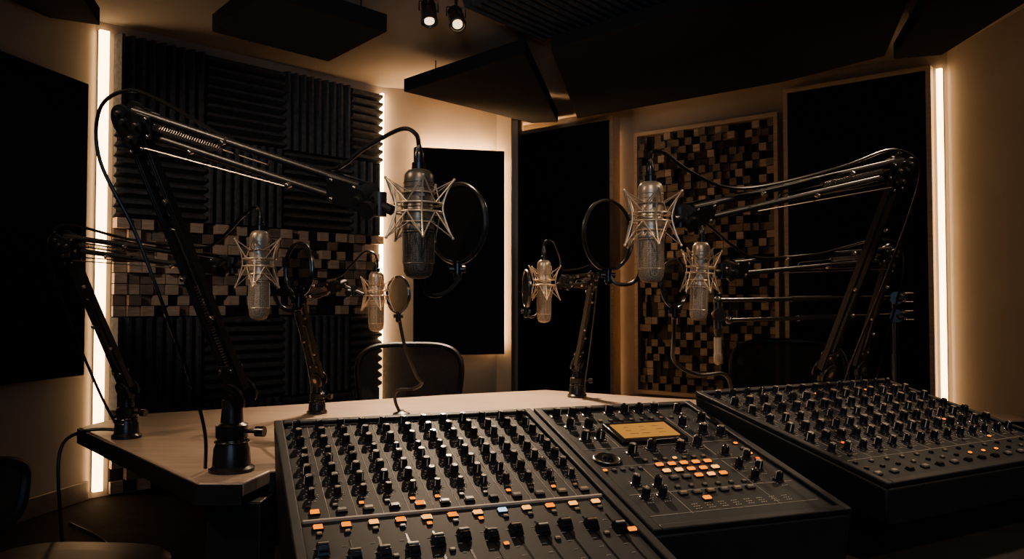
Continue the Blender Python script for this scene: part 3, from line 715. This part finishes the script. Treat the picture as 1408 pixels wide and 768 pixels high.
st = empty("boom_stand", (1.53, 3.2, 0), "tall black tripod boom stand behind the desk", "microphone stand")
mb = MB(); mb.cyl((1.53, 3.2, 0.12), (1.53, 3.2, 1.18), 0.011); mb.cyl((1.53, 3.2, 0.45), (1.53, 3.2, 0.95), 0.015); mb.obj("pole", [M['hoop']], st)
for k in range(3):
    a = 2*pi*k/3+0.5; mb = MB(); mb.tube([(1.53, 3.2, 0.22), (1.53+cos(a)*0.27, 3.2+sin(a)*0.27, 0.012)], 0.008); mb.ball((1.53+cos(a)*0.27, 3.2+sin(a)*0.27, 0.013), 0.013); mb.obj("leg", [M['hoop']], st)
for z, x1, y1 in ((1.172, .73, 2.84), (1.10, .78, 2.88)):
    mb = MB(); a = V(1.62, 3.24, z+.004); b = V(x1, y1, z-.01); mb.cyl(a, b, 0.008); mb.cyl(a+(b-a)*0.45, b+(a-b)*0.35, 0.012); mb.cyl(a, a+(b-a)*0.05, 0.019)
    j = V(1.53, 3.2, z); mb.disc(j-V(0, 0.012, 0), (0.3, 1, 0), 0.026, 0.03, 18); mb.cyl(j-V(0, .02, 0), j-V(0, 0.06, 0), 0.008); mb.ball(j-V(0, 0.06, 0), 0.013)
    mb.ball(b, 0.015); mb.obj("boom", [M['hoop']], st)
mb = MB(); mb.cyl((.73, 2.84, 1.155), (.73, 2.84, 1.06), 0.015); mb.cyl((.73, 2.84, 1.06), (.728, 2.838, 1.03), 0.016, 0.010); mb.disc((.73, 2.82, 1.11), (0, 1, 0), 0.024, 0.025)
mb.obj("mic_clip", [M['hoop']], st)
pm = empty("pencil_microphone", (.728, 2.838, 0.93), "slim pencil microphone with bright metal tip hanging down", "microphone")
mb = MB(); mb.cyl((.728, 2.838, 1.03), (.728, 2.838, 0.975), 0.0130, mi=0); mb.obj("body", [M['champ']], pm)
mb = MB(); mb.lathe((.728, 2.838, 0.975), (0, 0, -1), [(.0130, 0), (.0145, .004), (.0145, .028), (.010, .038), (.003, .042)], 18); mb.obj("grille", [M['grillel']], pm)

mb = MB(); mb.tube(smooth_path([(-1.21,2.50,.757),(-1.30,2.46,.762),(-1.345,2.40,.72),(-1.335,2.38,.55),(-1.325,2.42,.30),(-1.30,2.5,.08),(-1.25,2.62,.008),(-1.45,2.9,.008),(-1.7,3.2,.008)]), 0.005, 8)
mb.obj("floor_cable", [M['rubber']], label="black cable drooping from desk corner to floor", category="cable", group="loose black cables")
mb = MB(); mb.tube(smooth_path([(-2.3,4.2,.008),(-1.9,3.8,.008),(-1.8,3.3,.008),(-1.3,3.2,.008),(-1.0,3.5,.008)]), 0.006, 8)
mb.obj("floor_cable", [M['rubber']], label="black cable snaking across the floor", category="cable", group="loose black cables")

# ------------------------------------------------------------------ chairs
def chair(loc, yaw, seat_z, back_top, bw, label, arms=True, mesh='cmesh'):
    e = empty("office_chair", (loc[0], loc[1], 0), label, "chair", "mesh back office chairs")
    T = Matrix.Translation((loc[0], loc[1], 0)) @ Matrix.Rotation(yaw, 4, 'Z')
    def sh(w, d, z):
        return [(w*abs(cos(a))**0.55*(1 if cos(a) >= 0 else -1), d*abs(sin(a))**0.55*(1 if sin(a) >= 0 else -1), z) for a in [2*pi*i/36 for i in range(36)]]
    mb = MB(T); w = 0.24
    L = [sh(w*0.9, w*0.9, seat_z-.07), sh(w, w, seat_z-.05), sh(w, w, seat_z-.015), sh(w*0.93, w*0.93, seat_z), sh(w*0.6, w*0.6, seat_z+.003)]
    for a, b in zip(L, L[1:]): mb.add([V(*p) for p in a+b], [(i, (i+1) % 36, 36+(i+1) % 36, 36+i) for i in range(36)])
    mb.add([V(*p) for p in L[0]], [tuple(range(36))]); mb.add([V(*p) for p in L[-1]], [tuple(range(36))])
    mb.obj("seat", [M['chair']], e)
    hb = back_top-seat_z-0.06; zc = seat_z+0.06+hb/2
    def bp(a, k=1.0):
        x = bw/2*k*(abs(cos(a))**0.5)*(1 if cos(a) >= 0 else -1); z = hb/2*k*(abs(sin(a))**0.6)*(1 if sin(a) >= 0 else -1)
        x *= 1.0 + 0.10*z/(hb/2)-0.06
        return V(x, 0.235-0.9*x*x+0.10*z, zc+z)
    N = 60
    mb = MB(T); mb.tube([bp(2*pi*i/N) for i in range(N)], 0.014, 8, 0, True); mb.obj("back_frame", [M['chair']], e)
    mb = MB(T); rings = [[bp(2*pi*i/N, k) for i in range(N)] for k in (0.98, 0.75, 0.5, 0.25, 0.05)]
    for a, b in zip(rings, rings[1:]): mb.add(a+b, [(i, (i+1) % N, N+(i+1) % N, N+i) for i in range(N)])
    mb.add(rings[-1], [tuple(range(N))]); mb.obj("backrest", [M[mesh]], e, label="woven see-through mesh backrest")
    mb = MB(T); mb.tube(smooth_path([(0, 0.05, seat_z-.08), (0, 0.24, seat_z-.06), (0, 0.27, seat_z+.08), (0, 0.245, zc)]), 0.018, 8); mb.obj("back_support", [M['chair']], e)
    for sg in ((-1, 1) if arms else ()):
        mb = MB(T); mb.tube(smooth_path([(sg*.20, 0, seat_z-.05), (sg*.29, 0, seat_z-.03), (sg*.29, 0.02, seat_z+.17)]), 0.012, 8); mb.box((sg*.29, -0.01, seat_z+.185), (0.06, 0.24, 0.025)); mb.obj("armrest", [M['chair']], e, bevel=0.006)
    mb = MB(T); mb.cyl((0, 0, 0.10), (0, 0, seat_z-.07), 0.025); mb.cyl((0, 0, seat_z-.12), (0, 0, seat_z-.065), 0.05, 0.08); mb.obj("gas_column", [M['blackm']], e)
    mb = MB(T)
    for k in range(5):
        a = 2*pi*k/5+0.3; mb.tube([(0, 0, 0.12), (cos(a)*.28, sin(a)*.28, 0.075)], 0.018, 8)
    mb.obj("star_base", [M['chair']], e)
    for k in range(5):
        a = 2*pi*k/5+0.3; p = V(cos(a)*.28, sin(a)*.28, 0.028); t = V(-sin(a), cos(a), 0)
        mb = MB(T); mb.disc(p+t*.014, t, .028, .018, 16); mb.disc(p-t*.014, t, .028, .018, 16); mb.cyl(p, p+V(0, 0, .05), .008); mb.obj("caster", [M['black']], e)
chair((-.493, 3.78), radians(4), 0.47, 0.945, 0.53, "grey mesh back office chair tucked behind the desk")
chair((1.26, 3.62), radians(-14), 0.48, 0.97, 0.53, "dark mesh back office chair in shadow beside boom stand", mesh='cmesh2')
chair((-1.13, 1.98), radians(86), 0.50, 0.74, 0.40, "low dark office chair near the desk corner", False, 'cmesh2')

# ------------------------------------------------------------------ lights, world, camera
def added_spot(loc, tgt, size, energy, col, nm, cone):
    ld = bpy.data.lights.new(nm, 'SPOT'); ld.energy = energy; ld.color = col; ld.shadow_soft_size = size; ld.spot_size = radians(cone); ld.spot_blend = 0.8
    lo = bpy.data.objects.new(nm, ld); COL.objects.link(lo); lo.location = loc
    lo.rotation_euler = (V(*tgt)-V(*loc)).to_track_quat('-Z', 'Y').to_euler()
WC_ = (1.0, 0.75, 0.51)
added_spot((0.1, -0.1, 2.75), (0.15, 1.9, 0.9), 0.08, 42, WC_, "added_warm_fill", 62)  # unseen fill added above the camera for the console knobs
added_spot((-1.9, 1.0, 2.7), (-0.7, 1.9, 1.25), 0.08, 85, WC_, "added_warm_fill", 50)  # unseen key added at upper left for the near arm and microphone
added_spot((-2.6, 1.6, 2.5), (-1.5, 5.6, 1.5), 0.10, 125, (1.0, 0.82, 0.64), "added_foam_fill", 36)  # unseen spot added to brighten the foam wall
added_spot((2.2, 1.4, 2.7), (0.95, 2.2, 1.15), 0.08, 75, WC_, "added_warm_fill", 52)  # unseen spot added for highlights on the right boom arms
added_spot((1.75, 3.3, 2.55), (0.95, 2.3, 1.0), 0.08, 40, WC_, "added_warm_fill", 66)  # unseen spot added from behind for highlights on the rods
added_spot((-0.2, -1.4, 1.5), (-0.2, 4.7, 2.8), 0.3, 170, (0.90, 0.92, 0.95), "added_ceiling_fill", 32)  # unseen spot behind the camera, added to lift the dark ceiling
def area(loc, tgt, size, energy, col, nm):
    ld = bpy.data.lights.new(nm, 'AREA'); ld.energy = energy; ld.color = col; ld.size = size
    lo = bpy.data.objects.new(nm, ld); COL.objects.link(lo); lo.location = loc
    lo.rotation_euler = (V(*tgt)-V(*loc)).to_track_quat('-Z', 'Y').to_euler()
area((0.0, -1.2, 1.9), (-0.3, 5.0, 2.3), 1.6, 13, (0.45, 0.70, 1.0), "added_cool_fill")  # unseen bluish fill added behind the camera to cool the blacks
w = bpy.data.worlds.new("World"); scene.world = w; w.use_nodes = True
w.node_tree.nodes["Background"].inputs[0].default_value = (0.35, 0.5, 0.65, 1); w.node_tree.nodes["Background"].inputs[1].default_value = 0.02

cam = bpy.data.cameras.new("camera"); cam.sensor_width = 36; cam.lens = 28.125; cam.clip_start = 0.05
co = bpy.data.objects.new("camera", cam); COL.objects.link(co); co.location = (0, 0, 1.15); co.rotation_euler = (radians(91.72), 0, 0)
scene.camera = co
scene.view_settings.view_transform = 'AgX'
scene.view_settings.look = 'AgX - Medium High Contrast'
